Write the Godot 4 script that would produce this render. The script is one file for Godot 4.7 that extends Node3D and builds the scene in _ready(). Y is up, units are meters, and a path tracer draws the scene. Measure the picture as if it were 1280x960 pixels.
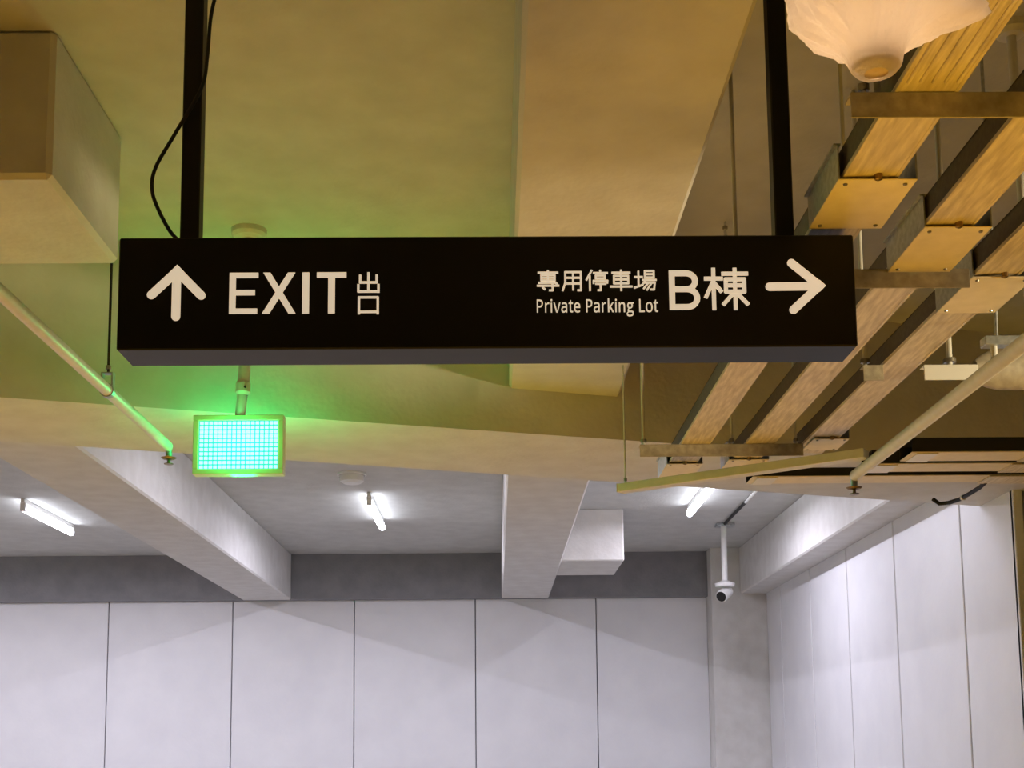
extends Node3D
# An underground car park hall seen from below: suspended way-finding sign, beams, cable trays, and a
# cool-lit bay with panelled walls behind a skewed cross beam. P(x, h, d) takes metres: to the right of
# the viewer's axis, above the eye (1.6 m over the floor) and away from the viewer.

const EYE := 1.6
var used := {}
var M := {}
var rng := RandomNumberGenerator.new()

func P(x: float, h: float, d: float) -> Vector3:
	return Vector3(x, h + EYE, -d)

func numbered(called: String) -> String:
	var n: int = used.get(called, 0)
	used[called] = n + 1
	return called if n == 0 else "%s_%03d" % [called, n]

# ---------- naming and grouping ----------
func thing(called: String, label: String, category: String, at := Vector3.ZERO, group := "") -> Node3D:
	var o := Node3D.new()
	o.name = numbered(called)
	add_child(o, true)
	o.position = at
	o.set_meta("label", label)
	o.set_meta("category", category)
	if group:
		o.set_meta("group", group)
	return o

func part(called: String, mesh, m: Material, parent: Node3D, at := Vector3.ZERO) -> MeshInstance3D:
	var o := MeshInstance3D.new()
	o.name = called
	o.mesh = mesh.commit() if mesh is SurfaceTool else mesh
	o.material_override = m
	parent.add_child(o, true)
	o.position = at
	return o

func struct(called: String, mesh, m: Material, label: String, category: String) -> MeshInstance3D:
	var o := part(called, mesh, m, self)
	o.set_meta("kind", "structure")
	o.set_meta("label", label)
	o.set_meta("category", category)
	return o

# ---------- shapes ----------
func begin() -> SurfaceTool:
	var st := SurfaceTool.new()
	st.begin(Mesh.PRIMITIVE_TRIANGLES)
	return st

func tri(st: SurfaceTool, a: Vector3, b: Vector3, c: Vector3) -> void:
	var n := (c - a).cross(b - a).normalized()
	for v in [a, b, c]:
		st.set_normal(n)
		st.add_vertex(v)

func quad(st: SurfaceTool, a: Vector3, b: Vector3, c: Vector3, d: Vector3) -> void:
	tri(st, a, b, c)
	tri(st, a, c, d)

# a box with chamfered edges, from its lowest to its highest corner, turned by basis b about origin o
func box(st: SurfaceTool, lo: Vector3, hi: Vector3, ch := 0.0, b := Basis.IDENTITY, o := Vector3.ZERO) -> void:
	var c := (lo + hi) / 2
	var s := (hi - lo).abs() / 2
	if ch <= 0.0:
		for ax in 3:
			for sg in [-1.0, 1.0]:
				var u := (ax + 1) % 3
				var v := (ax + 2) % 3
				var p: Array[Vector3] = []
				for k in [[-1, -1], [1, -1], [1, 1], [-1, 1]]:
					var q := Vector3.ZERO
					q[ax] = sg * s[ax]
					q[u] = k[0] * s[u]
					q[v] = k[1] * s[v]
					p.append(b * (c + q) + o)
				if sg > 0:
					quad(st, p[0], p[3], p[2], p[1])
				else:
					quad(st, p[0], p[1], p[2], p[3])
		return
	ch = minf(ch, minf(s.x, minf(s.y, s.z)) * 0.9)
	var f := func(q: Vector3) -> Vector3: return b * (c + q) + o
	for ax in 3:
		var u := (ax + 1) % 3
		var v := (ax + 2) % 3
		for sg in [-1.0, 1.0]:
			var p: Array[Vector3] = []
			for k in [[-1, -1], [1, -1], [1, 1], [-1, 1]]:
				var q := Vector3.ZERO
				q[ax] = sg * s[ax]
				q[u] = k[0] * (s[u] - ch)
				q[v] = k[1] * (s[v] - ch)
				p.append(f.call(q))
			if sg > 0:
				quad(st, p[0], p[3], p[2], p[1])
			else:
				quad(st, p[0], p[1], p[2], p[3])
		# the edges that run along ax
		for su in [-1.0, 1.0]:
			for sv in [-1.0, 1.0]:
				var e: Array[Vector3] = []
				for k in [[-1, 0], [1, 0], [1, 1], [-1, 1]]:
					var q := Vector3.ZERO
					q[ax] = k[0] * (s[ax] - ch)
					q[u] = su * (s[u] - (ch if k[1] == 0 else 0.0))
					q[v] = sv * (s[v] - (0.0 if k[1] == 0 else ch))
					e.append(f.call(q))
				var out_dir: Vector3 = b * (Vector3.ZERO + axis_v(u) * su + axis_v(v) * sv)
				face_out(st, e, out_dir)
	for sx in [-1.0, 1.0]:
		for sy in [-1.0, 1.0]:
			for sz in [-1.0, 1.0]:
				var a := Vector3(sx * s.x, sy * (s.y - ch), sz * (s.z - ch))
				var d := Vector3(sx * (s.x - ch), sy * s.y, sz * (s.z - ch))
				var e := Vector3(sx * (s.x - ch), sy * (s.y - ch), sz * s.z)
				face_out(st, [f.call(a), f.call(d), f.call(e)], b * Vector3(sx, sy, sz))

func axis_v(i: int) -> Vector3:
	var v := Vector3.ZERO
	v[i] = 1.0
	return v

# a convex polygon whose front looks along out_dir
func face_out(st: SurfaceTool, p: Array, out_dir: Vector3) -> void:
	var n: Vector3 = (p[2] - p[0]).cross(p[1] - p[0])
	var q := p.duplicate()
	if n.dot(out_dir) < 0:
		q.reverse()
	for i in range(1, q.size() - 1):
		tri(st, q[0], q[i], q[i + 1])

func boxm(lo: Vector3, hi: Vector3, ch := 0.0) -> ArrayMesh:
	var st := begin()
	box(st, lo, hi, ch)
	return st.commit()

# a plan outline (x, d pairs) standing between two heights
func prism(plan: PackedVector2Array, h0: float, h1: float) -> ArrayMesh:
	var st := begin()
	var mid := Vector2.ZERO
	for p in plan:
		mid += p / plan.size()
	var n := plan.size()
	var top := []
	var low := []
	for i in n:
		var a := plan[i]
		var b := plan[(i + 1) % n]
		var out_dir := (a + b) / 2 - mid
		var e := (b - a).orthogonal()
		if e.dot(out_dir) < 0:
			e = -e
		face_out(st, [P(a.x, h0, a.y), P(b.x, h0, b.y), P(b.x, h1, b.y), P(a.x, h1, a.y)], Vector3(e.x, 0, -e.y))
		top.append(P(a.x, h1, a.y))
		low.append(P(a.x, h0, a.y))
	face_out(st, top, Vector3.UP)
	face_out(st, low, Vector3.DOWN)
	return st.commit()

# a round bar swept along a path
func tube(st: SurfaceTool, path: Array, r, seg := 10, capped := true) -> void:
	var n := path.size()
	var rings := []
	var side := Vector3.ZERO
	for i in n:
		var t: Vector3 = (path[mini(i + 1, n - 1)] - path[maxi(i - 1, 0)]).normalized()
		if side == Vector3.ZERO:
			side = t.cross(Vector3.UP if absf(t.y) < 0.9 else Vector3.RIGHT).normalized()
		side = (side - t * side.dot(t)).normalized()
		var up := t.cross(side)
		var rr: float = r[i] if r is Array else r
		var ring := []
		for k in seg:
			var a := TAU * k / seg
			var nv := side * cos(a) + up * sin(a)
			ring.append([path[i] + nv * rr, nv])
		rings.append(ring)
	for i in n - 1:
		for k in seg:
			var k2 := (k + 1) % seg
			var c := [rings[i][k], rings[i][k2], rings[i + 1][k2], rings[i + 1][k]]
			var nn: Vector3 = (c[2][0] - c[0][0]).cross(c[1][0] - c[0][0])
			var order := [0, 1, 2, 0, 2, 3] if nn.dot(c[0][1] + c[2][1]) > 0 else [0, 2, 1, 0, 3, 2]
			for j in order:
				st.set_normal(c[j][1])
				st.add_vertex(c[j][0])
	if capped:
		for e in [[0, path[0] - path[1]], [n - 1, path[n - 1] - path[n - 2]]]:
			var ring := []
			for k in seg:
				ring.append(rings[e[0]][k][0])
			face_out(st, ring, e[1])

func tubem(path: Array, r, seg := 10) -> ArrayMesh:
	var st := begin()
	tube(st, path, r, seg)
	return st.commit()

# a turned shape: profile of (radius, height) about the vertical through c
func lathe(st: SurfaceTool, c: Vector3, prof: Array, seg := 24, b := Basis.IDENTITY) -> void:
	for i in prof.size() - 1:
		var p: Vector2 = prof[i]
		var q: Vector2 = prof[i + 1]
		for k in seg:
			var a0 := TAU * k / seg
			var a1 := TAU * (k + 1) / seg
			var e := []
			for w in [[p, a0], [p, a1], [q, a1], [q, a0]]:
				e.append(c + b * Vector3(w[0].x * cos(w[1]), w[0].y, w[0].x * sin(w[1])))
			# profile runs upwards on the outside: outward is to its right
			var d := q - p
			var am := (a0 + a1) / 2
			var out_dir := b * Vector3(d.y * cos(am), -d.x, d.y * sin(am))
			var pts := [e[0]]
			for v in [e[1], e[2], e[3]]:
				if v.distance_to(pts[-1]) > 1e-6 and v.distance_to(pts[0]) > 1e-6:
					pts.append(v)
			if pts.size() >= 3:
				face_out(st, pts, out_dir)

func lathem(c: Vector3, prof: Array, seg := 24, b := Basis.IDENTITY) -> ArrayMesh:
	var st := begin()
	lathe(st, c, prof, seg, b)
	return st.commit()

# ---------- materials ----------
func plain(c: Color, rough := 0.6, metal := 0.0) -> StandardMaterial3D:
	var m := StandardMaterial3D.new()
	m.albedo_color = c
	m.roughness = rough
	m.metallic = metal
	return m

func noise_tex(freq: float, lo: Color, hi: Color, s := 1, size := 512, oct := 4) -> NoiseTexture2D:
	var f := FastNoiseLite.new()
	f.noise_type = FastNoiseLite.TYPE_SIMPLEX_SMOOTH
	f.seed = s
	f.frequency = freq
	f.fractal_octaves = oct
	var t := NoiseTexture2D.new()
	t.width = size
	t.height = size
	t.seamless = true
	t.noise = f
	var g := Gradient.new()
	g.set_color(0, lo)
	g.set_color(1, hi)
	t.color_ramp = g
	return t

func bump_tex(freq: float, s := 1, strength := 2.0) -> NoiseTexture2D:
	var t := noise_tex(freq, Color.BLACK, Color.WHITE, s)
	t.color_ramp = null
	t.as_normal_map = true
	t.bump_strength = strength
	return t

func surface(lo: Color, hi: Color, rough: float, freq: float, scale: float, s: int, bump := 0.0, metal := 0.0, stretch := Vector3.ONE) -> StandardMaterial3D:
	var m := plain(Color.WHITE, rough, metal)
	m.albedo_texture = noise_tex(freq, lo, hi, s)
	m.uv1_triplanar = true
	m.uv1_world_triplanar = true
	m.uv1_scale = Vector3.ONE * scale * stretch
	if bump > 0.0:
		m.normal_enabled = true
		m.normal_texture = bump_tex(0.08, s + 7, 3.0)
		m.normal_scale = bump
	return m

func glow(c: Color, e: float) -> StandardMaterial3D:
	var m := plain(c, 0.4)
	m.emission_enabled = true
	m.emission = c
	m.emission_energy_multiplier = e
	return m

func omni(called: String, at: Vector3, c: Color, e: float, size := 0.05) -> void:
	var l := OmniLight3D.new()
	l.name = called
	add_child(l, true)
	l.position = at
	l.light_color = c
	l.light_energy = e
	l.light_size = size
	l.omni_range = 20.0
	l.omni_attenuation = 2.0
	l.shadow_enabled = true

# ======================================================================================
const WARM := Color(1.0, 0.82, 0.36)
const COOL := Color(0.935, 0.92, 0.995)
const AMBER := Color(1.0, 0.75, 0.20)
const KEY := Color(1.0, 0.9, 0.7)
const GREEN := Color(0.10, 1.0, 0.50)
const E_WARM := 7.4
const E_KEY := 6.6
const E_TUBE := 6.6
const E_GREEN := 0.088
const E_WRAP := 0.03
const E_AMBER := 1.25

func _ready() -> void:
	rng.seed = 11
	camera_and_light()
	make_materials()
	shell()
	unseen_lamps()
	ceiling_tubes()
	sign_board()
	cable_trays()
	struts_and_rods()
	cross_trays()
	pipes()
	led_panel()
	wrapped_lamp()
	camera_on_pole()
	small_fittings()

func camera_and_light() -> void:
	var cam := Camera3D.new()
	cam.name = "camera"
	add_child(cam)
	cam.position = P(0, 0, 0)
	cam.rotation = Vector3(0.124322432, -0.0134184154, -0.00959864925)
	cam.projection = Camera3D.PROJECTION_FRUSTUM
	cam.near = 0.05
	cam.far = 60.0
	cam.size = 0.05 * 960.0 / 1600.0
	cam.frustum_offset = Vector2(0.0, 0.05 * 254.64 / 1600.0)
	cam.current = true
	var we := WorldEnvironment.new()
	we.name = "environment"
	var e := Environment.new()
	e.background_mode = Environment.BG_COLOR
	e.background_color = Color(0.02, 0.02, 0.02)
	e.tonemap_mode = Environment.TONE_MAPPER_LINEAR
	e.tonemap_exposure = 1.0
	e.sdfgi_enabled = true
	e.ssao_enabled = true
	e.ssil_enabled = true
	we.environment = e
	add_child(we)

func make_materials() -> void:
	M.paint = surface(Color(0.80, 0.79, 0.775), Color(0.86, 0.855, 0.845), 0.85, 0.012, 0.7, 3, 0.15)
	M.panel = surface(Color(0.87, 0.87, 0.885), Color(0.90, 0.90, 0.91), 0.55, 0.008, 0.5, 5, 0.04)
	M.joint = plain(Color(0.56, 0.56, 0.60), 0.9)
	M.floor = surface(Color(0.55, 0.54, 0.52), Color(0.62, 0.61, 0.59), 0.45, 0.01, 0.4, 9)
	M.bounce_floor = surface(Color(0.74, 0.65, 0.38), Color(0.80, 0.71, 0.44), 0.5, 0.01, 0.4, 10)  # unseen floor, tan so that the light it bounces turns warm
	M.slab = surface(Color(0.73, 0.73, 0.715), Color(0.79, 0.79, 0.775), 0.9, 0.012, 0.7, 6, 0.15)
	M.band = surface(Color(0.50, 0.50, 0.515), Color(0.56, 0.56, 0.575), 0.85, 0.012, 0.7, 4, 0.15)
	M.shell = surface(Color(0.74, 0.71, 0.66), Color(0.80, 0.77, 0.72), 0.85, 0.01, 0.5, 12)
	M.black = plain(Color(0.03, 0.031, 0.033), 0.45)
	M.black.metallic_specular = 0.4
	M.rubber = plain(Color(0.03, 0.03, 0.032), 0.55)
	M.tray = surface(Color(0.72, 0.67, 0.57), Color(0.92, 0.88, 0.79), 0.42, 0.02, 2.0, 15, 0.1, 0.0, Vector3(3, 3, 0.35))
	M.lid = surface(Color(0.88, 0.84, 0.74), Color(0.93, 0.89, 0.80), 0.5, 0.015, 2.0, 17, 0.05)
	M.shaded_channel = surface(Color(0.26, 0.235, 0.20), Color(0.36, 0.33, 0.29), 0.55, 0.03, 3.0, 29, 0.1)  # tray sides darkened: their shade is put into this colour
	M.galv = surface(Color(0.60, 0.62, 0.63), Color(0.76, 0.78, 0.79), 0.38, 0.03, 3.0, 19, 0.1, 0.55)
	M.strut = surface(Color(0.55, 0.52, 0.46), Color(0.72, 0.69, 0.62), 0.5, 0.02, 2.5, 21, 0.1)
	M.white = plain(Color(0.88, 0.88, 0.87), 0.35)
	M.white_pipe = surface(Color(0.80, 0.80, 0.78), Color(0.87, 0.87, 0.85), 0.4, 0.02, 2.0, 23)
	M.bolt = plain(Color(0.62, 0.60, 0.56), 0.35, 0.7)
	M.dark = plain(Color(0.12, 0.115, 0.11), 0.6)
	M.brass = plain(Color(0.55, 0.45, 0.30), 0.35, 0.8)
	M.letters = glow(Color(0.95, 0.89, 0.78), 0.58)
	M.tube_glow = glow(Color(0.94, 0.95, 1.0), 12.0)
	M.plastic = plain(Color(0.90, 0.87, 0.84), 0.28)
	M.plastic.normal_enabled = true
	M.plastic.normal_texture = bump_tex(0.02, 41, 9.0)
	M.plastic.normal_scale = 0.8
	M.plastic.uv1_triplanar = true
	M.plastic.uv1_scale = Vector3.ONE * 5.0
	M.plastic.backlight_enabled = true
	M.plastic.backlight = Color(0.55, 0.52, 0.48)
	M.lens = plain(Color(0.95, 0.86, 0.62), 0.4)

# ---------- the building ----------
func beam_front(x: float) -> float:
	return 5.215 + 0.305 * x

func beam_back(x: float) -> float:
	return 6.055 + 0.345 * x

func shell() -> void:
	struct("ceiling", boxm(P(-7, 1.965, 13.3), P(7, 2.2, -5.2)), M.slab, "painted concrete slab overhead between the beams", "ceiling")
	struct("floor", boxm(P(-7, -1.8, 13.3), P(7, -1.6, 5.9)), M.floor, "smooth grey car park floor beyond the cross beam", "floor")
	struct("floor", boxm(P(-7, -1.8, 5.9), P(7, -1.6, -5.2)), M.bounce_floor, "unseen floor under the sign, tan to warm the bounced light", "floor")
	struct("wall_left", boxm(P(-7.2, -1.8, 13.3), P(-7, 2.2, -5.2)), M.shell, "plain painted wall at the left end of the hall", "wall")
	struct("wall_front", boxm(P(-7, -1.6, -5.0), P(7, 1.965, -5.2)), M.shell, "plain painted wall behind the viewer", "wall")
	struct("wall_side", boxm(P(7, -1.8, 13.3), P(7.2, 2.2, -5.2)), M.shell, "plain painted wall far to the right of the cable trays", "wall")
	struct("wall_corner", boxm(P(3.02, -1.6, 7.9), P(7, 1.965, 7.7)), M.shell, "plain painted wall closing the bay behind the panelled wall end", "wall")
	# the panelled wall at the back
	var back := struct("wall_back", boxm(P(-7, -1.6, 13.3), P(3.02, 1.965, 12.985)), M.joint, "white panelled wall across the back with narrow dark upright joints", "wall")
	var edges := [-7.0, -6.38, -5.145, -3.913, -2.66, -1.428, -0.202, 1.027, 2.16]
	for i in edges.size() - 1:
		part("panel", boxm(P(edges[i] + 0.005, -1.6, 12.985), P(edges[i + 1] - 0.005, 1.62, 12.945), 0.004), M.panel, back)
	# the panelled wall on the right
	var right := struct("wall_right", boxm(P(2.74, -1.6, 12.985), P(3.02, 1.965, 6.57)), M.joint, "white panelled wall running away on the right with upright joints", "wall")
	var rd := [12.64, 12.02, 10.866, 9.72, 8.545, 7.30, 6.53]
	for i in rd.size() - 1:
		part("panel", boxm(P(2.703, -1.6, rd[i] - 0.012), P(2.74, 1.62, rd[i + 1] + 0.012), 0.004), M.panel, right)
	part("end_trim", boxm(P(2.703, -1.6, 6.57), P(2.752, 1.50, 6.527), 0.004), M.paint, right)
	# beams
	struct("trim_1", boxm(P(0.066, 1.5, 12.86), P(0.545, 1.97, -5.0), 0.012), M.paint, "broad pale beam running away over the middle of the black sign", "beam")
	struct("trim_2", boxm(P(-2.545, 1.5, 12.86), P(-2.06, 1.97, -5.0), 0.012), M.paint, "pale beam slanting down to the back wall at left, tinted green", "beam")
	struct("trim_3", boxm(P(2.445, 1.5, 12.64), P(2.98, 1.97, 6.4), 0.012), M.paint, "pale beam running along the top of the right panelled wall", "beam")
	struct("trim_4", boxm(P(-7, 1.5, 13.0), P(2.16, 1.97, 12.86), 0.008), M.band, "grey beam band along the top of the back panelled wall", "beam")
	var plan := PackedVector2Array([Vector2(-7, beam_front(-7)), Vector2(7, beam_front(7)), Vector2(7, beam_back(7)), Vector2(-7, beam_back(-7))])
	struct("trim_5", prism(plan, 1.31, 1.97), M.paint, "deep skewed cross beam behind the black sign, warm in front", "beam")
	struct("trim_6", boxm(P(2.156, -1.6, 12.99), P(2.73, 1.97, 12.64), 0.006), M.paint, "square pale column in the back right corner behind the camera", "column")
	struct("trim_7", boxm(P(-2.07, 1.541, 3.94), P(-1.193, 1.97, 3.31), 0.014), M.paint, "boxed casing under the ceiling left of the sign, green on its right side", "ceiling box")
	struct("trim_8", boxm(P(0.54, 1.53, 11.38), P(1.074, 1.97, 10.49), 0.01), M.paint, "small boxed casing on the right side of the middle beam near the back", "ceiling box")

# ---------- light fittings ----------
func area(called: String, at: Vector3, size: Vector2, c: Color, e: float) -> void:
	var l := AreaLight3D.new()
	l.name = called
	add_child(l, true)
	l.position = at
	l.rotation.x = -PI / 2
	l.area_size = size
	l.area_range = 20.0
	l.area_attenuation = 2.0
	l.light_color = c
	l.light_energy = e
	l.shadow_enabled = true

func unseen_lamps() -> void:
	# unseen warm lamps below the picture, placed to light the undersides
	var spots := [[1.25, -0.30, 1.3, 0.36, "unseen warm lamp below the picture, placed to light the cable trays"], [-0.9, -0.30, 4.2, 0.85, "unseen warm lamp below the picture, placed to light the left half of the cross beam"], [-0.4, -0.30, 3.5, 0.62, "unseen warm lamp below the picture, placed to light the middle beam"]]
	for s in spots:
		var at := P(s[0], s[1], s[2])
		var t := thing("unseen_warm_lamp", s[4], "lamp", at, "warm lamps out of the picture")
		part("shade", lathem(Vector3.ZERO, [Vector2(0.22, -0.02), Vector2(0.20, 0.05), Vector2(0.03, 0.08)], 24), M.dark, t)
		part("diffuser", lathem(Vector3.ZERO, [Vector2(0.0, -0.004), Vector2(0.2, -0.002), Vector2(0.2, 0.0), Vector2(0.0, 0.002)], 24), glow(WARM, 1.5), t)
		part("stem", tubem([Vector3(0, 0.07, 0), Vector3(0.0, 0.12, 0), Vector3(0.26, 0.12, 0), Vector3(0.26, -1.28, 0)], 0.012), M.dark, t)
		part("base", boxm(Vector3(0.1, -1.299, -0.15), Vector3(0.4, -1.27, 0.15), 0.004), M.dark, t)
		area("unseen_warm_lamp_light", at + Vector3(0, -0.024, 0), Vector2(0.28, 0.28), AMBER if s[2] < 2.0 else WARM, E_WARM * s[3])
	# an unseen pale lamp at right, placed to light the cross beam and left casing
	var k := P(3.2, 0.86, 2.3)
	var aim := Vector3(-cos(0.52), 0.065, -sin(0.52)).normalized()
	var t := thing("unseen_spot_lamp", "unseen pale lamp right of the picture, placed to light the cross beam and left casing", "lamp", k)
	part("lens", tubem([-aim * 0.008, -aim * 0.004], 0.075, 20), glow(KEY, 3.0), t)
	part("housing", tubem([-aim * 0.20, -aim * 0.16, -aim * 0.01], [0.03, 0.085, 0.085], 20), M.dark, t)
	part("post", tubem([-aim * 0.18, Vector3(0.2, -0.3, 0.05), Vector3(0.2, -2.45, 0.05)], 0.025), M.dark, t)
	part("base", boxm(Vector3(0.05, -2.459, -0.1), Vector3(0.35, -2.43, 0.2), 0.004), M.dark, t)
	spot("unseen_spot_lamp_light", k + aim * 0.01, aim, 17.0, 0.5, KEY, E_KEY, 0.14)
	# an unseen amber lamp below the picture, placed to light the near ends of the trays
	var f := P(1.1, -0.6, 1.55)
	var up := Vector3(-0.02, 1.0, -0.27).normalized()
	var u := thing("unseen_flood_lamp", "unseen amber lamp below the picture, placed to light the near ends of the trays", "lamp", f)
	part("lens", tubem([-up * 0.008, -up * 0.004], 0.07, 20), glow(AMBER, 2.0), u)
	part("housing", tubem([-up * 0.14, -up * 0.11, -up * 0.01], [0.03, 0.08, 0.08], 20), M.dark, u)
	part("post", tubem([-up * 0.12, Vector3(0, -0.99, 0)], 0.02), M.dark, u)
	part("base", boxm(Vector3(-0.15, -0.999, -0.15), Vector3(0.15, -0.97, 0.15), 0.004), M.dark, u)
	spot("unseen_flood_lamp_light", f + up * 0.01, up, 25.0, 0.7, AMBER, E_AMBER, 0.12)

func spot(called: String, at: Vector3, aim: Vector3, angle: float, blend: float, c: Color, e: float, size: float) -> void:
	var l := SpotLight3D.new()
	l.name = called
	add_child(l, true)
	l.look_at_from_position(at, at + aim, Vector3.FORWARD if absf(aim.y) > 0.9 else Vector3.UP)
	l.spot_angle = angle
	l.spot_angle_attenuation = blend
	l.spot_range = 20.0
	l.light_color = c
	l.light_energy = e
	l.light_size = size
	l.shadow_enabled = true

func ceiling_tubes() -> void:
	var g := "white tube lights on the ceiling behind the cross beam"
	var spots := [
		[-3.675, 10.45, "white tube light on the ceiling left of the green-tinted beam", 1],
		[-0.965, 10.3, "white tube light on the ceiling below the round white smoke detector", 0.8],
		[1.60, 9.75, "white tube light on the ceiling right of the middle beam, partly behind trays", 0.62],
		[-6.2, 10.45, "unseen white tube light beyond the left edge, placed to light the walls", 1],  # this and the rest are out of view, placed to brighten the walls
		[-0.965, 7.6, "unseen white tube light behind the cross beam, placed to light the walls", 0.45],
		[-3.675, 7.6, "unseen white tube light behind the cross beam at left, placed to light the walls", 0.75],
		[1.60, 7.5, "unseen white tube light behind the cross beam at right, placed to light the walls", 0.2]]
	for s in spots:
		var at := P(s[0], 1.965, s[1])
		var t := thing("tube_light", s[2], "tube light", at, g)
		part("batten", boxm(Vector3(-0.014, -0.04, -0.6), Vector3(0.014, 0, 0.6), 0.004), M.white, t)
		part("tube", tubem([Vector3(0, -0.075, -0.56), Vector3(0, -0.075, 0.56)], 0.028, 14), M.tube_glow, t)
		for z in [-0.575, 0.575]:
			part("end_holder", boxm(Vector3(-0.02, -0.10, z - 0.015), Vector3(0.02, -0.03, z + 0.015), 0.004), M.white, t)
		area("tube_lamp", at + Vector3(0, -0.108, 0), Vector2(0.05, 1.12), COOL, E_TUBE * s[3])

# ---------- the black sign ----------
func stroke(st: SurfaceTool, a: Vector2, b: Vector2, w: float, z0: float, z1: float, ext := 0.0) -> void:
	var d := (b - a).normalized()
	var n := d.orthogonal() * w / 2
	a -= d * ext
	b += d * ext
	slab(st, [a + n, b + n, b - n, a - n], z0, z1)

var layer := 0

func slab(st: SurfaceTool, p: Array, z0: float, z1: float) -> void:
	# overlapping strokes stand a hair apart so that no two faces lie in one plane
	layer = (layer + 1) % 24
	z1 += layer * 0.00003
	var c := Vector2.ZERO
	for q in p:
		c += q / p.size()
	var front := []
	var back := []
	for i in p.size():
		var a: Vector2 = p[i]
		var b: Vector2 = p[(i + 1) % p.size()]
		var m := (a + b) / 2 - c
		face_out(st, [Vector3(a.x, a.y, z0), Vector3(b.x, b.y, z0), Vector3(b.x, b.y, z1), Vector3(a.x, a.y, z1)], Vector3(m.x, m.y, 0))
		front.append(Vector3(a.x, a.y, z1))
		back.append(Vector3(a.x, a.y, z0))
	face_out(st, front, Vector3.BACK)
	face_out(st, back, Vector3.FORWARD)

func disc(st: SurfaceTool, c: Vector2, r: float, z0: float, z1: float, seg := 16) -> void:
	var p := []
	for k in seg:
		p.append(c + Vector2(cos(TAU * k / seg), sin(TAU * k / seg)) * r)
	slab(st, p, z0, z1)

# strokes of a character on a 100 by 100 grid (y down), drawn into a rectangle
func glyph(strokes: Array, at: Vector2, size: Vector2, w: float, round_ends := false) -> ArrayMesh:
	var st := begin()
	for s in strokes:
		for i in s.size() - 1:
			var a := at + Vector2(s[i][0], -s[i][1]) * size / 100.0
			var b := at + Vector2(s[i + 1][0], -s[i + 1][1]) * size / 100.0
			stroke(st, a, b, w, 0.0, 0.002, 0.0 if round_ends else w * 0.3)
			if round_ends:
				disc(st, a, w / 2, 0.0, 0.002)
				disc(st, b, w / 2, 0.0, 0.002)
	return st.commit()

func arc(c: Array, r: Array, a0: float, a1: float, n := 10) -> Array:
	var o := []
	for i in n + 1:
		var a := deg_to_rad(lerpf(a0, a1, float(i) / n))
		o.append([c[0] + r[0] * cos(a), c[1] - r[1] * sin(a)])
	return o

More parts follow.
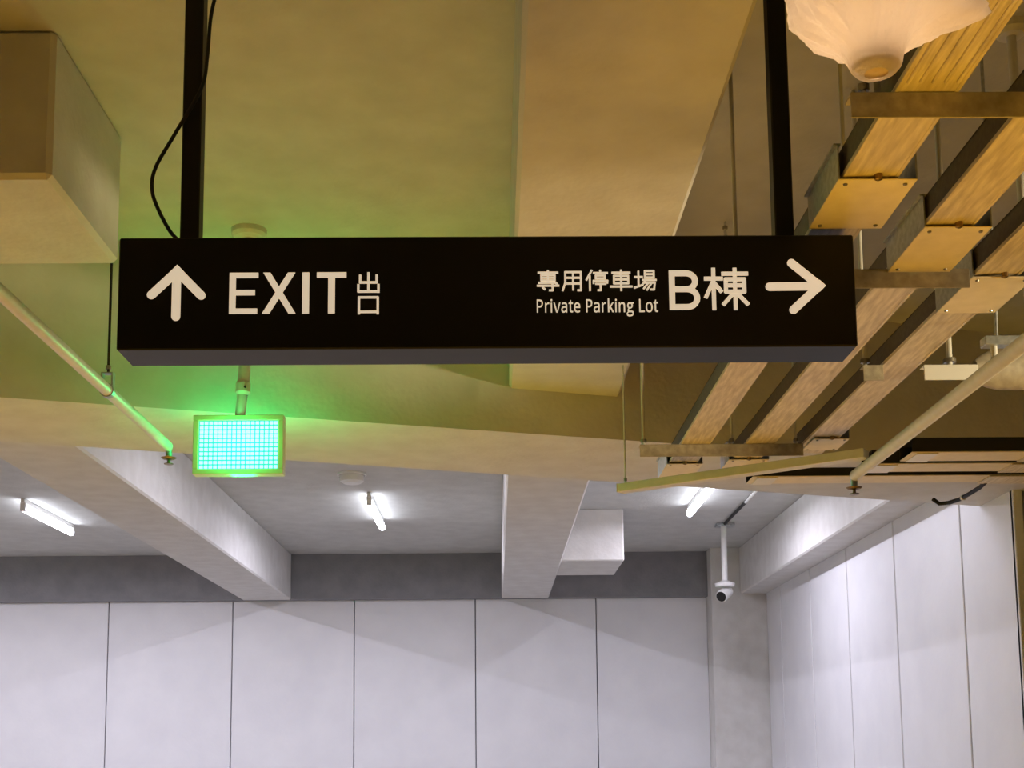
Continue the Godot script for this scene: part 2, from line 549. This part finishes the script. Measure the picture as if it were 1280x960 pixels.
func sign_board() -> void:
	var w := 1.555
	var hgt := 0.245
	var t := thing("hanging_sign", "long black hanging sign with white EXIT and parking lettering and arrows", "sign", P(-0.787, 1.0765, 2.6))
	part("housing", boxm(Vector3(0, -hgt, -0.115), Vector3(w, 0, 0), 0.003), M.black, t)
	for x in [0.137, 1.419]:
		part("post", boxm(Vector3(x - 0.0205, -0.002, -0.08), Vector3(x + 0.0205, 0.89, -0.039), 0.003), M.black, t)
		part("ceiling_plate", boxm(Vector3(x - 0.06, 0.88, -0.12), Vector3(x + 0.06, 0.888, 0.0), 0.002), M.black, t)
		part("foot_plate", boxm(Vector3(x - 0.04, -0.002, -0.095), Vector3(x + 0.04, 0.005, -0.022), 0.002), M.black, t)
	# layout grid of the face: u to the right and v down, one step is about 1.7 mm
	var g := func(u: float, v: float) -> Vector2: return Vector2(u * 0.001682, -v * 0.001754)
	var sc := Vector2(0.001682, 0.001754)
	# left: arrow up, EXIT
	var up := begin()
	for s in [[[73, 99], [73, 46]], [[42, 72], [73.5, 42.5]], [[73.5, 42.5], [104, 73]]]:
		stroke(up, g.call(s[0][0], s[0][1]), g.call(s[1][0], s[1][1]), 0.0185, 0, 0.002)
	for c in [[73, 99], [42, 72], [104, 73]]:
		disc(up, g.call(c[0], c[1]), 0.0092, 0, 0.002)
	slab(up, [g.call(73.5, 34.5), g.call(65.6, 42.5), g.call(73.5, 50.5), g.call(81.4, 42.5)], 0, 0.002)
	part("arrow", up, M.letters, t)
	var letters := {
		"E": [[[139, 45], [147, 45], [147, 96], [139, 96]], [[147, 45], [175, 45], [175, 51.5], [147, 51.5]], [[147, 66.5], [171, 66.5], [171, 73], [147, 73]], [[147, 89.5], [174, 89.5], [174, 96], [147, 96]]],
		"X": [[[181, 45], [190, 45], [222, 96], [213, 96]], [[212, 45], [221, 45], [189, 96], [180, 96]]],
		"I": [[[230, 45], [238.5, 45], [238.5, 96], [230, 96]]],
		"T": [[[248, 45], [285, 45], [285, 51.5], [248, 51.5]], [[262.3, 51.5], [270.7, 51.5], [270.7, 96], [262.3, 96]]]}
	for k in letters:
		var st := begin()
		for q in letters[k]:
			slab(st, [g.call(q[0][0], q[0][1]), g.call(q[1][0], q[1][1]), g.call(q[2][0], q[2][1]), g.call(q[3][0], q[3][1])], 0, 0.002)
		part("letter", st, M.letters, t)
	var chu := [[[50, 0], [50, 96]], [[13, 12], [13, 48], [87, 48]], [[87, 12], [87, 48]], [[5, 60], [5, 94], [95, 94]], [[95, 60], [95, 97]]]
	var kou := [[[8, 8], [92, 8], [92, 98]], [[8, 8], [8, 98]], [[8, 88], [92, 88]]]
	part("character", glyph(chu, g.call(298.5, 46), sc * Vector2(28, 24.5), 0.0048), M.letters, t)
	part("character", glyph(kou, g.call(298.5, 74.5), sc * Vector2(28, 22.5), 0.0048), M.letters, t)
	# right: parking lettering, B building, arrow right
	var small := [
		[[[6, 10], [94, 10]], [[50, 0], [50, 60]], [[20, 22], [80, 22], [80, 48], [20, 48], [20, 22]], [[20, 35], [80, 35]], [[8, 60], [84, 59], [90, 66]], [[2, 74], [98, 74]], [[70, 64], [70, 97], [56, 97]], [[26, 82], [36, 92]]],
		[[[18, 8], [18, 60], [6, 98]], [[18, 8], [88, 8], [88, 97], [74, 97]], [[18, 36], [88, 36]], [[18, 64], [88, 64]], [[53, 8], [53, 95]]],
		[[[28, 0], [4, 46]], [[19, 28], [19, 98]], [[66, 0], [66, 12]], [[36, 13], [98, 13]], [[46, 25], [86, 25], [86, 39], [46, 39], [46, 25]], [[36, 63], [36, 51], [98, 51], [97, 62]], [[46, 66], [90, 66]], [[67, 66], [67, 97], [55, 97]]],
		[[[10, 12], [90, 12]], [[18, 27], [82, 27], [82, 64], [18, 64], [18, 27]], [[18, 45], [82, 45]], [[50, 0], [50, 99]], [[2, 80], [98, 80]]],
		[[[2, 34], [36, 34]], [[19, 6], [19, 78]], [[0, 86], [37, 72]], [[48, 4], [88, 4], [88, 36], [48, 36], [48, 4]], [[48, 20], [88, 20]], [[38, 48], [98, 48]], [[52, 48], [36, 72]], [[48, 61], [92, 61], [88, 95], [74, 95]], [[64, 61], [42, 90]], [[79, 61], [56, 97]]]]
	for i in 5:
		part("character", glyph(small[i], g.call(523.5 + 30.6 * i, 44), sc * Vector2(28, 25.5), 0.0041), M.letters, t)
	var txt := TextMesh.new()
	var fnt := SystemFont.new()
	fnt.font_names = PackedStringArray(["Droid Sans"])
	fnt.font_weight = 400
	txt.font = fnt
	txt.text = "Private Parking Lot"
	txt.font_size = 64
	txt.pixel_size = 0.001
	txt.depth = 0.002
	txt.curve_step = 1.0
	txt.horizontal_alignment = HORIZONTAL_ALIGNMENT_LEFT
	txt.vertical_alignment = VERTICAL_ALIGNMENT_BOTTOM
	var tm := part("small_lettering", txt, M.letters, t)
	var ab := txt.get_aabb()
	var target_w := 152.0 * sc.x
	var target_h := 22.5 * sc.y
	tm.scale = Vector3(target_w / ab.size.x, target_h / ab.size.y, 1)
	var p0: Vector2 = g.call(523, 101.5)
	tm.position = Vector3(p0.x - ab.position.x * tm.scale.x, p0.y - ab.position.y * tm.scale.y, 0.001)
	var bb := begin()
	var bw := 0.0122
	var bo: Vector2 = g.call(690, 45)
	var bs := sc * Vector2(38, 48.5)
	var pb := [[[8, 0], [8, 100]]]
	pb.append([[8, 6.5], [55, 6.5]] + arc([55, 27], [30, 20.5], 90, -90) + [[8, 47.5]])
	pb.append([[55, 47.5]] + arc([58, 70.5], [33, 23], 90, -90) + [[8, 93.5]])
	for s in pb:
		for i in s.size() - 1:
			var a: Vector2 = bo + Vector2(s[i][0], -s[i][1]) * bs / 100.0
			var b: Vector2 = bo + Vector2(s[i + 1][0], -s[i + 1][1]) * bs / 100.0
			stroke(bb, a, b, bw, 0, 0.002, 0.0005)
	part("letter", bb, M.letters, t)
	var dong := [[[2, 24], [40, 24]], [[21, 0], [21, 100]], [[20, 30], [3, 70]], [[23, 36], [38, 56]], [[42, 12], [98, 12]], [[49, 26], [91, 26], [91, 57], [49, 57], [49, 26]], [[49, 41], [91, 41]], [[70, 0], [70, 100]], [[68, 58], [43, 88]], [[72, 58], [98, 88]]]
	part("character", glyph(dong, g.call(734, 43), sc * Vector2(55, 50), 0.0083), M.letters, t)
	var rt := begin()
	for s in [[[816, 65.5], [876, 65]], [[844.5, 36], [879, 64.5]], [[879, 64.5], [845, 94.5]]]:
		stroke(rt, g.call(s[0][0], s[0][1]), g.call(s[1][0], s[1][1]), 0.0178, 0, 0.002)
	for c in [[816, 65.5], [844.5, 36], [845, 94.5]]:
		disc(rt, g.call(c[0], c[1]), 0.0089, 0, 0.002)
	slab(rt, [g.call(887, 64.5), g.call(879.3, 57.3), g.call(871, 64.5), g.call(879.3, 72)], 0, 0.002)
	part("arrow", rt, M.letters, t)
	# the loose power cable beside the left post
	var cv := Curve3D.new()
	var pts := [[0.205, 0.66], [0.179, 0.52], [0.172, 0.42], [0.160, 0.345], [0.105, 0.24], [0.066, 0.165], [0.060, 0.115], [0.075, 0.07], [0.097, 0.028], [0.116, 0.007]]
	var base := []
	for k in pts.size():
		base.append(Vector3(pts[k][0], pts[k][1], -0.022 - (0.012 if k > 7 else 0.0)))
	base.push_front(Vector3(0.2, 0.885, -0.03))
	for k in base.size():
		var tan_v: Vector3 = (base[mini(k + 1, base.size() - 1)] - base[maxi(k - 1, 0)]) / 6.0
		cv.add_point(base[k], -tan_v, tan_v)
	cv.bake_interval = 0.012
	part("power_cable", tubem(Array(cv.get_baked_points()), 0.0042, 8), M.rubber, t)

# ---------- cable trays ----------
const TH := 1.103   # height of the trays' undersides above the eye

func tray(label: String, x0: float, x1: float, d0: float, d1: float, covers: Array) -> Node3D:
	var xm := (x0 + x1) / 2
	var t := thing("cable_tray", label, "cable tray", P(xm, TH, d0), "cable trays running away under the ceiling at right")
	var hw := (x1 - x0) / 2
	var ln := d1 - d0
	var ch := begin()
	box(ch, Vector3(-hw, 0.004, -ln), Vector3(-hw + 0.003, 0.065, 0))
	box(ch, Vector3(hw - 0.003, 0.004, -ln), Vector3(hw, 0.065, 0))
	box(ch, Vector3(-hw, 0.062, -ln), Vector3(hw, 0.065, 0))
	part("shaded_channel", ch, M.shaded_channel, t)
	var lid := begin()
	box(lid, Vector3(-hw + 0.003, 0, -ln), Vector3(hw - 0.003, 0.004, 0))
	for s in [-1.0, 1.0]:
		box(lid, Vector3(s * hw - 0.004, -0.001, -ln), Vector3(s * hw + 0.004, 0.010, 0), 0.001)
	part("lid", lid, M.tray, t)
	for c in covers:
		cover(t, xm, d0, c)
	return t

# a wider box that wraps a tray joint: c is left, right, near, far
func cover(t: Node3D, xm: float, d0: float, c: Array) -> void:
	var a := c[0] - xm as float
	var b := c[1] - xm as float
	var z0: float = -(c[2] - d0)
	var z1: float = -(c[3] - d0)
	var jc := part("joint_cover", boxm(Vector3(a, -0.009, z1), Vector3(b, -0.006, z0), 0.001), M.lid, t)
	for x in [a, b]:
		var s := begin()
		var inner: float = x + (0.003 if x == a else -0.003)
		box(s, Vector3(minf(x, inner), -0.0065, z1), Vector3(maxf(x, inner), 0.066, z0))
		box(s, Vector3(x - 0.007, 0.062, z1), Vector3(x + 0.007, 0.066, z0))
		part("cover_side", s, M.galv, t)
	for k in [[0.12, 0.08], [0.88, 0.08], [0.12, 0.92], [0.88, 0.92]]:
		var c0 := Vector3(lerpf(a, b, k[0]), -0.009, lerpf(z0, z1, k[1]))
		part("screw", lathem(c0, [Vector2(0, -0.004), Vector2(0.004, -0.003), Vector2(0.005, 0.0005)], 8), M.bolt, jc)
	part("latch", lathem(Vector3((a + b) / 2, -0.004, z0 + 0.004), [Vector2(0.004, -0.008), Vector2(0.008, -0.006), Vector2(0.008, 0.004), Vector2(0.004, 0.006)], 10), M.brass, jc)

func cable_trays() -> void:
	var k := TH / 1.056
	var a := tray("leftmost metal cable tray right of the middle beam, ribbed at its near end", 0.662 * k, 0.760 * k, 0.9, 4.98 * k, [[0.648 * k, 0.797 * k, 2.272 * k, 2.50 * k], [0.647 * k, 0.782 * k, 4.69 * k, 4.95 * k]])
	for i in 5:
		var x := lerpf(-0.042, 0.042, i / 4.0)
		part("rib", boxm(Vector3(x - 0.003, -0.004, -1.12), Vector3(x + 0.003, 0.001, 0), 0.0015), M.tray, a)
	tray("middle cable tray between two others, passing behind the right end of the sign", 0.892 * k, 0.987 * k, 0.9, 4.86 * k, [[0.884 * k, 1.024 * k, 2.495 * k, 2.745 * k], [0.868 * k, 1.018 * k, 4.625 * k, 4.80 * k]])
	tray("rightmost of the long cable trays, stopping short beside the thin pipe", 1.098 * k, 1.195 * k, 0.9, 4.56 * k, [[1.088 * k, 1.232 * k, 2.778 * k, 3.02 * k], [1.106 * k, 1.23 * k, 4.31 * k, 4.48 * k]])

func strut(label: String, x0: float, x1: float, d: float, m: Material) -> void:
	var t := thing("support_bar", label, "support bar", P((x0 + x1) / 2, 1.056, d), "support bars under the cable trays")
	var hw := (x1 - x0) / 2
	part("web", boxm(Vector3(-hw, 0, -0.004), Vector3(hw, 0.046, 0.0), 0.001), m, t)
	part("flange", boxm(Vector3(-hw, 0.042, -0.04), Vector3(hw, 0.0455, -0.004), 0.001), m, t)

func rod(label: String, x: float, d: float, h0: float, r := 0.005, m: Material = M.white_pipe) -> void:
	var t := thing("hanger_rod", label, "rod", P(x, h0, d), "threaded hanger rods")
	part("rod", tubem([Vector3(0, 0.0, 0), Vector3(0, 1.964 - h0, 0)], r, 8), m, t)
	for y in [0.012, 1.935 - h0]:
		part("nut", tubem([Vector3(0, y, 0), Vector3(0, y + 0.012, 0)], r * 2.1, 6), M.bolt, t)

func struts_and_rods() -> void:
	strut("nearest metal support bar crossing under the cable trays below the plastic wrap", 0.612, 1.55, 2.05, M.strut)
	strut("metal support bar crossing the trays just right of the sign end", 0.56, 1.115, 2.865, M.strut)
	strut("short stub of support bar left of the rightmost tray, below sign level", 1.083, 1.142, 3.625, M.strut)
	strut("short stub of support bar right of the rightmost tray, strong light put into its white", 1.262, 1.421, 3.625, M.white)  # white colour stands for the strong light on this stub
	strut("farthest support bar crossing the trays just below the sign", 0.537, 1.14, 4.60, M.strut)
	rod("short rod at the left end of the nearest support bar under plastic wrap", 0.640, 2.07, 1.1015)
	rod("rod right of the middle beam dropping behind the sign top", 0.574, 2.885, 1.1015)
	rod("rod between two joint covers just right of the sign end", 0.838, 2.885, 1.1015)
	rod("bright rod seen between the left and middle trays below the nearest bar", 1.066, 2.885, 1.1015, 0.007)
	rod("short bright rod on the stub left of the rightmost tray", 1.095, 3.645, 1.1015, 0.007)
	rod("white rod on the bright stub right of the rightmost tray", 1.345, 3.645, 1.1015, 0.009)
	rod("white rod just below the sign at left end of the farthest bar", 0.553, 4.62, 1.1015, 0.006)
	rod("small rod on the farthest bar between left and middle trays", 0.88, 4.62, 1.1015)
	rod("small rod on the farthest bar right of the middle tray", 1.118, 4.62, 1.1015)
	rod("thin rod holding the left tip of the slanting pale bar", 0.515, 4.925, 1.022, 0.0035)
	# bracket beside the left tray near the plastic wrap
	var t := thing("tray_bracket", "small bent grey bracket beside the left tray under the plastic wrap", "bracket", P(0.655, 1.102, 2.075))
	part("upright", boxm(Vector3(0.010, 0.0, -0.02), Vector3(0.022, 0.10, -0.016), 0.001), M.galv, t)
	part("strap", boxm(Vector3(0.010, 0.095, -0.02), Vector3(0.014, 0.1, 0.15), 0.001), M.galv, t)

func cross_trays() -> void:
	var g := "flat trays crossing at right above the panelled wall"
	var rows := [[1.52, 4.535, 4.68, "nearest flat crossing tray at right with a dark front side"], [1.43, 4.725, 4.865, "middle flat crossing tray at right between two dark gaps"], [1.02, 4.94, 5.075, "farthest and longest flat crossing tray at right"]]
	for r in rows:
		var t := thing("crossing_tray", r[3], "cable tray", P(r[0], 1.05, r[1]), g)
		var ln: float = 4.6 - r[0]
		var w: float = r[2] - r[1]
		var top := 0.036 if r[0] < 1.1 else 0.055
		var c := begin()
		box(c, Vector3(0, 0.004, -0.003), Vector3(ln, top, 0))
		box(c, Vector3(0, 0.004, -w), Vector3(ln, top, -w + 0.003))
		box(c, Vector3(0, top - 0.003, -w), Vector3(ln, top, 0))
		part("shaded_channel", c, M.dark, t)  # dark colour stands for the shade on these unlit sides
		part("lid", boxm(Vector3(0, 0, -w), Vector3(ln, 0.004, 0), 0.001), M.lid, t)
		var x: float = 1.96 - (r[1] - 4.53) * 0.0 - r[0]
		part("joint_cover", boxm(Vector3(x, -0.006, -w - 0.003), Vector3(x + 0.5, -0.001, 0.003), 0.001), M.tray, t)
		part("end_clip", boxm(Vector3(0.02, -0.004, -w), Vector3(0.10, -0.0005, -0.01), 0.001), M.white, t)
	# slanting pale bar
	var b := thing("slanting_bar", "pale flat bar slanting below the far ends of the trays", "bar", P(0.498, 0.99, 4.94))
	var dir := Vector3(1.30 - 0.498, 0, 4.94 - 4.36)
	var ang := atan2(-dir.z, dir.x)
	b.rotation.y = ang
	part("bar", boxm(Vector3(0, 0, -0.028), Vector3(dir.length(), 0.032, 0.028), 0.002), M.white_pipe, b)
	part("end_cap", boxm(Vector3(-0.004, -0.001, -0.029), Vector3(0.0, 0.033, 0.029), 0.001), M.white_pipe, b)
	# black cable
	var c := thing("black_cable", "short loose black cable drooping below the crossing trays at right", "cable", P(1.93, 1.03, 5.43))
	var pts := [Vector3(-0.03, 0.02, 0.0), Vector3(0.0, 0.002, -0.01), Vector3(0.03, 0.0, 0.02), Vector3(0.05, 0.0, 0.10), Vector3(0.055, 0.004, 0.2), Vector3(0.06, 0.01, 0.30), Vector3(0.062, 0.02, 0.36)]
	part("cable", tubem(pts, 0.009, 8), M.rubber, c)
	part("tie", tubem([Vector3(0.0515, 0.0, 0.125), Vector3(0.052, 0.001, 0.14)], 0.012, 10), M.white, c)
	# round duct
	var t := thing("round_duct", "curved round duct end at the right edge above the thin pipe", "duct", P(1.5, 1.115, 3.72))
	part("duct", tubem([Vector3(-0.062, 0, 0), Vector3(-0.055, 0, 0), Vector3(-0.04, 0, 0), Vector3(-0.015, 0, 0), Vector3(0.02, 0, 0), Vector3(1.2, 0, 0)], [0.012, 0.028, 0.042, 0.054, 0.062, 0.062], 24), M.strut, t)
	part("collar", tubem([Vector3(0.30, 0, 0), Vector3(0.33, 0, 0)], 0.066, 20), M.galv, t)

func sprinkler(t: Node3D, at: Vector3) -> void:
	part("elbow", tubem([at + Vector3(0, 0, 0.02), at, at + Vector3(0, -0.008, -0.012), at + Vector3(0, -0.03, -0.014), at + Vector3(0, -0.045, -0.014)], 0.013, 10), M.galv, t)
	part("sprinkler_head", lathem(at + Vector3(0, -0.045, -0.014), [Vector2(0.0, -0.022), Vector2(0.018, -0.022), Vector2(0.018, -0.019), Vector2(0.006, -0.018), Vector2(0.006, -0.006), Vector2(0.022, -0.002), Vector2(0.03, 0.004), Vector2(0.010, 0.006)], 14), M.brass, t)

func pipes() -> void:
	# sprinkler pipe on the left
	var t := thing("sprinkler_pipe", "sprinkler pipe running away at left, glowing green near its end", "pipe", P(-1.258, 1.167, 4.85))
	part("pipe", tubem([Vector3(0, 0, 0), Vector3(0, 0, 3.6)], 0.0195, 16), M.white_pipe, t)
	sprinkler(t, Vector3(0, 0, -0.005))
	var clip := begin()
	tube(clip, [Vector3(0, 0, 0.76), Vector3(0, 0, 0.785)], 0.0235, 16)
	box(clip, Vector3(0.014, 0.01, 0.76), Vector3(0.020, 0.058, 0.785), 0.001)
	box(clip, Vector3(-0.020, 0.01, 0.76), Vector3(-0.014, 0.058, 0.785), 0.001)
	box(clip, Vector3(-0.02, 0.056, 0.76), Vector3(0.02, 0.060, 0.785), 0.001)
	part("pipe_clamp", clip, M.galv, t)
	rod("thin rod holding the left sprinkler pipe, left of the sign post", -1.258, 4.08, 1.228, 0.0045, M.dark)
	# thin pipe on the right
	var u := thing("sprinkler_pipe", "thin pale sprinkler pipe crossing below the trays at the right", "pipe", P(1.305, 0.972, 4.56))
	part("pipe", tubem([Vector3(0.01, 0, 0), Vector3(-0.02, 0, 3.4)], 0.0205, 16), M.white_pipe, u)
	sprinkler(u, Vector3(0.01, 0, -0.005))
	# hanger above the right pipe
	var b := thing("pipe_hanger", "small bar and clip hanging above the thin pipe at the right edge", "bracket", P(1.28, 1.02, 3.2))
	part("bar", boxm(Vector3(-0.01, 0.0, -0.02), Vector3(0.24, 0.024, 0.02), 0.002), M.galv, b)
	part("clip", tubem([Vector3(0.018, 0.0, 0), Vector3(0.018, -0.03, 0)], 0.009, 8), M.white, b)
	part("stay", tubem([Vector3(0.026, 0.022, 0), Vector3(0.028, 0.10, 0.0), Vector3(0.030, 0.944, 0.0)], 0.005, 8), M.galv, b)
	# ceiling drop at the top right
	var c := thing("ceiling_drop_pipe", "pale pipe with round flange dropping from the ceiling at top right", "pipe", P(1.437, 1.965, 3.3))
	part("stem", tubem([Vector3(0, -0.01, 0), Vector3(0.004, -0.80, 0)], 0.0125, 12), M.white_pipe, c)
	part("flange", lathem(Vector3.ZERO, [Vector2(0.013, -0.032), Vector2(0.034, -0.030), Vector2(0.046, -0.018), Vector2(0.05, 0.0)], 24), M.white_pipe, c)

# ---------- the green exit display ----------
func led_panel() -> void:
	var t := thing("green_display", "green glowing LED display hanging below the left half of the sign", "display", P(-0.951, 1.129, 4.68))
	var w := 0.168
	var h := 0.1125
	var fr := begin()
	var b := 0.020
	for q in [[-w, -h, w, -h + b], [-w, h - b, w, h], [-w, -h + b, -w + b, h - b], [w - b, -h + b, w, h - b]]:
		box(fr, Vector3(q[0], q[1], -0.04), Vector3(q[2], q[3], 0.012), 0.002)
	part("frame", fr, plain(Color(0.80, 0.82, 0.62), 0.4), t)
	var face := glow(Color(0.12, 0.95, 0.62), 1.0)
	part("panel", boxm(Vector3(-w + b, -h + b, -0.035), Vector3(w - b, h - b, 0.0)), face, t)
	part("unseen_back_panel", boxm(Vector3(-w + b, -h + b, -0.043), Vector3(w - b, h - b, -0.036)), face, t)  # unseen glowing back face, placed to tint the beams behind green
	var led := glow(Color(0.70, 1.0, 0.95), 1.25)
	var ld := begin()
	for i in 17:
		for j in 11:
			var c := Vector3(lerpf(-w + b + 0.010, w - b - 0.010, i / 16.0), lerpf(-h + b + 0.009, h - b - 0.009, j / 10.0), 0)
			box(ld, c + Vector3(-0.0067, -0.0060, 0.0002), c + Vector3(0.0067, 0.0060, 0.003), 0.001)
	var lp := part("led", ld, led, t)
	lp.set_meta("kind", "stuff")
	part("pole", tubem([Vector3(0.0, h - 0.005, -0.015), Vector3(0.012, 0.25, -0.015)], 0.019, 14), M.white_pipe, t)
	part("upper_pole", tubem([Vector3(0.012, 0.25, -0.015), Vector3(0.020, 0.40, -0.012), Vector3(0.026, 0.832, 0.0)], 0.022, 14), M.white_pipe, t)
	part("pole_joint", lathem(Vector3(0.010, 0.222, -0.015), [Vector2(0.020, -0.028), Vector2(0.028, -0.016), Vector2(0.028, 0.016), Vector2(0.022, 0.028)], 16), M.white_pipe, t)
	part("joint_screw", tubem([Vector3(0.021, 0.220, 0.006), Vector3(0.023, 0.220, 0.014)], 0.005, 8), M.dark, t)
	part("ceiling_flange", lathem(Vector3(0.026, 0.836, 0.0), [Vector2(0.02, -0.034), Vector2(0.055, -0.030), Vector2(0.066, -0.018), Vector2(0.068, 0.0)], 28), M.white_pipe, t)
	omni("display_light", t.position + Vector3(0, 0, 0.06), GREEN, E_GREEN, 0.08)
	omni("unseen_back_light", t.position + Vector3(0, -0.09, -0.08), GREEN, E_GREEN * 2.6, 0.08)  # out of view behind the display, throws green on the beams

# ---------- plastic-wrapped fitting, top right ----------
func wrapped_lamp() -> void:
	var c := P(0.513, 0.886, 1.60)
	var kf := 0.856
	var t := thing("wrapped_fitting", "ceiling fitting wrapped in crumpled translucent plastic at the top right", "wrapped lamp", c)
	var seg := 110
	var rows := 48
	var nz := FastNoiseLite.new()
	nz.seed = 5
	nz.frequency = 1.0
	# height above the bottom -> radius on the left and on the right
	var prof := [[0.0, 0.018, 0.018], [0.003, 0.032, 0.032], [0.012, 0.039, 0.040], [0.028, 0.046, 0.043], [0.045, 0.058, 0.052], [0.062, 0.080, 0.075], [0.078, 0.100, 0.100], [0.10, 0.116, 0.12], [0.135, 0.128, 0.13], [0.19, 0.135, 0.135], [0.26, 0.125, 0.125], [0.34, 0.09, 0.09], [0.40, 0.04, 0.04], [0.44, 0.02, 0.02]]
	var grid := []
	for i in rows:
		var hh := 0.44 * pow(float(i) / (rows - 1), 1.5)
		var k := 0
		while k < prof.size() - 2 and prof[k + 1][0] < hh:
			k += 1
		var f: float = (hh - prof[k][0]) / (prof[k + 1][0] - prof[k][0])
		var rl := lerpf(prof[k][1], prof[k + 1][1], f)
		var rr := lerpf(prof[k][2], prof[k + 1][2], f)
		var ring := []
		for j in seg:
			var a := TAU * j / seg
			var r := lerpf(rl, rr, (cos(a) + 1) / 2)
			var fold := smoothstep(0.02, 0.09, hh)
			r += fold * (0.016 * nz.get_noise_3d(cos(a) * 3.0, sin(a) * 3.0, hh * 7.0) - 0.016 * absf(nz.get_noise_3d(cos(a) * 5.0, sin(a) * 5.0, hh * 6.0 + 7.0)) + 0.006 * nz.get_noise_3d(cos(a) * 11.0, sin(a) * 11.0, hh * 22.0) + 0.006)
			# a loose corner of the sheet that sticks out to the right
			var w := angle_difference(a, 0.25)
			var dh := hh - 0.075
			var out := exp(-w * w / 0.10) * exp(-dh * dh / (0.0002 if dh < 0 else 0.0011))
			r += 0.075 * out
			ring.append(Vector3(r * cos(a), hh + fold * 0.006 * nz.get_noise_2d(a * 4.0, hh * 20.0), r * sin(a)) * kf)
		grid.append(ring)
	var st := begin()
	st.set_smooth_group(0)
	for i in rows - 1:
		for j in seg:
			var j2 := (j + 1) % seg
			for v in [grid[i][j], grid[i + 1][j], grid[i + 1][j2], grid[i][j], grid[i + 1][j2], grid[i][j2]]:
				st.add_vertex(v)
	st.generate_normals()
	part("plastic_sheet", st, M.plastic, t)
	part("lens", lathem(Vector3(0, 0.002, 0), [Vector2(0.0, 0.0), Vector2(0.024, 0.003), Vector2(0.030, 0.012), Vector2(0.030, 0.018), Vector2(0.027, 0.018), Vector2(0.0, 0.010)], 24), M.lens, t)
	part("unseen_bulb", lathem(Vector3(0, 0.13, 0), [Vector2(0, -0.03), Vector2(0.022, -0.02), Vector2(0.03, 0.0), Vector2(0.02, 0.02), Vector2(0, 0.03)], 16), glow(Color(1.0, 0.88, 0.74), 0.8), t)  # unseen inside the wrap, placed to brighten the plastic
	omni("unseen_bulb_light", c + Vector3(0, 0.13, 0), Color(1.0, 0.88, 0.74), E_WRAP, 0.02)
	part("hook", tubem([Vector3(0, 0.155, 0), Vector3(0, 1.078, 0)], 0.012, 10), M.galv, t)

# ---------- security camera ----------
func camera_on_pole() -> void:
	var t := thing("security_camera", "white security camera hanging on a thin pole before the corner column", "security camera", P(2.04, 1.965, 11.22))
	part("pole", tubem([Vector3(0, -0.01, 0), Vector3(-0.004, -0.52, 0)], 0.026, 14), M.white, t)
	part("ceiling_plate", boxm(Vector3(-0.07, -0.03, -0.06), Vector3(0.09, 0.0, 0.06), 0.004), M.galv, t)
	part("mount", lathem(Vector3(-0.004, -0.56, 0), [Vector2(0.0, -0.012), Vector2(0.085, -0.008), Vector2(0.09, 0.02), Vector2(0.05, 0.035), Vector2(0.03, 0.045)], 20), M.white, t)
	var dir := Vector3(-0.55, -0.42, 0.72).normalized()
	var c0 := Vector3(0.02, -0.61, -0.04)
	var body := begin()
	tube(body, [c0 - dir * 0.03, c0 - dir * 0.02, c0 + dir * 0.10, c0 + dir * 0.125], [0.03, 0.05, 0.055, 0.050], 18)
	tube(body, [Vector3(0.02, -0.57, -0.03), c0], 0.03, 12)
	part("camera_body", body, M.white, t)
	part("lens", tubem([c0 + dir * 0.1255, c0 + dir * 0.1275], 0.046, 18), M.rubber, t)
	var c := thing("ceiling_conduit", "thin dark conduit along the ceiling leading to the security camera", "conduit", P(2.04, 1.95, 11.15))
	part("conduit", tubem([Vector3(0, 0.0, 0), Vector3(-0.01, 0.0, 1.0)], 0.013, 8), M.dark, c)
	part("conduit_run", tubem([Vector3(-0.01, 0.0, 1.0), Vector3(-0.05, 0.0, 4.0)], 0.012, 8), M.white, c)

func small_fittings() -> void:
	for s in [[-1.021, 9.04, 0.105, "round white smoke detector on the ceiling behind the cross beam"]]:
		var t := thing("smoke_detector", s[3], "smoke detector", P(s[0], 1.965, s[1]))
		var r: float = s[2]
		part("base", lathem(Vector3.ZERO, [Vector2(r * 0.9, -0.016), Vector2(r, -0.012), Vector2(r, 0.0)], 28), M.white, t)
		part("head", lathem(Vector3.ZERO, [Vector2(0, -0.075), Vector2(r * 0.55, -0.073), Vector2(r * 0.80, -0.058), Vector2(r * 0.84, -0.0155)], 28), M.white, t)
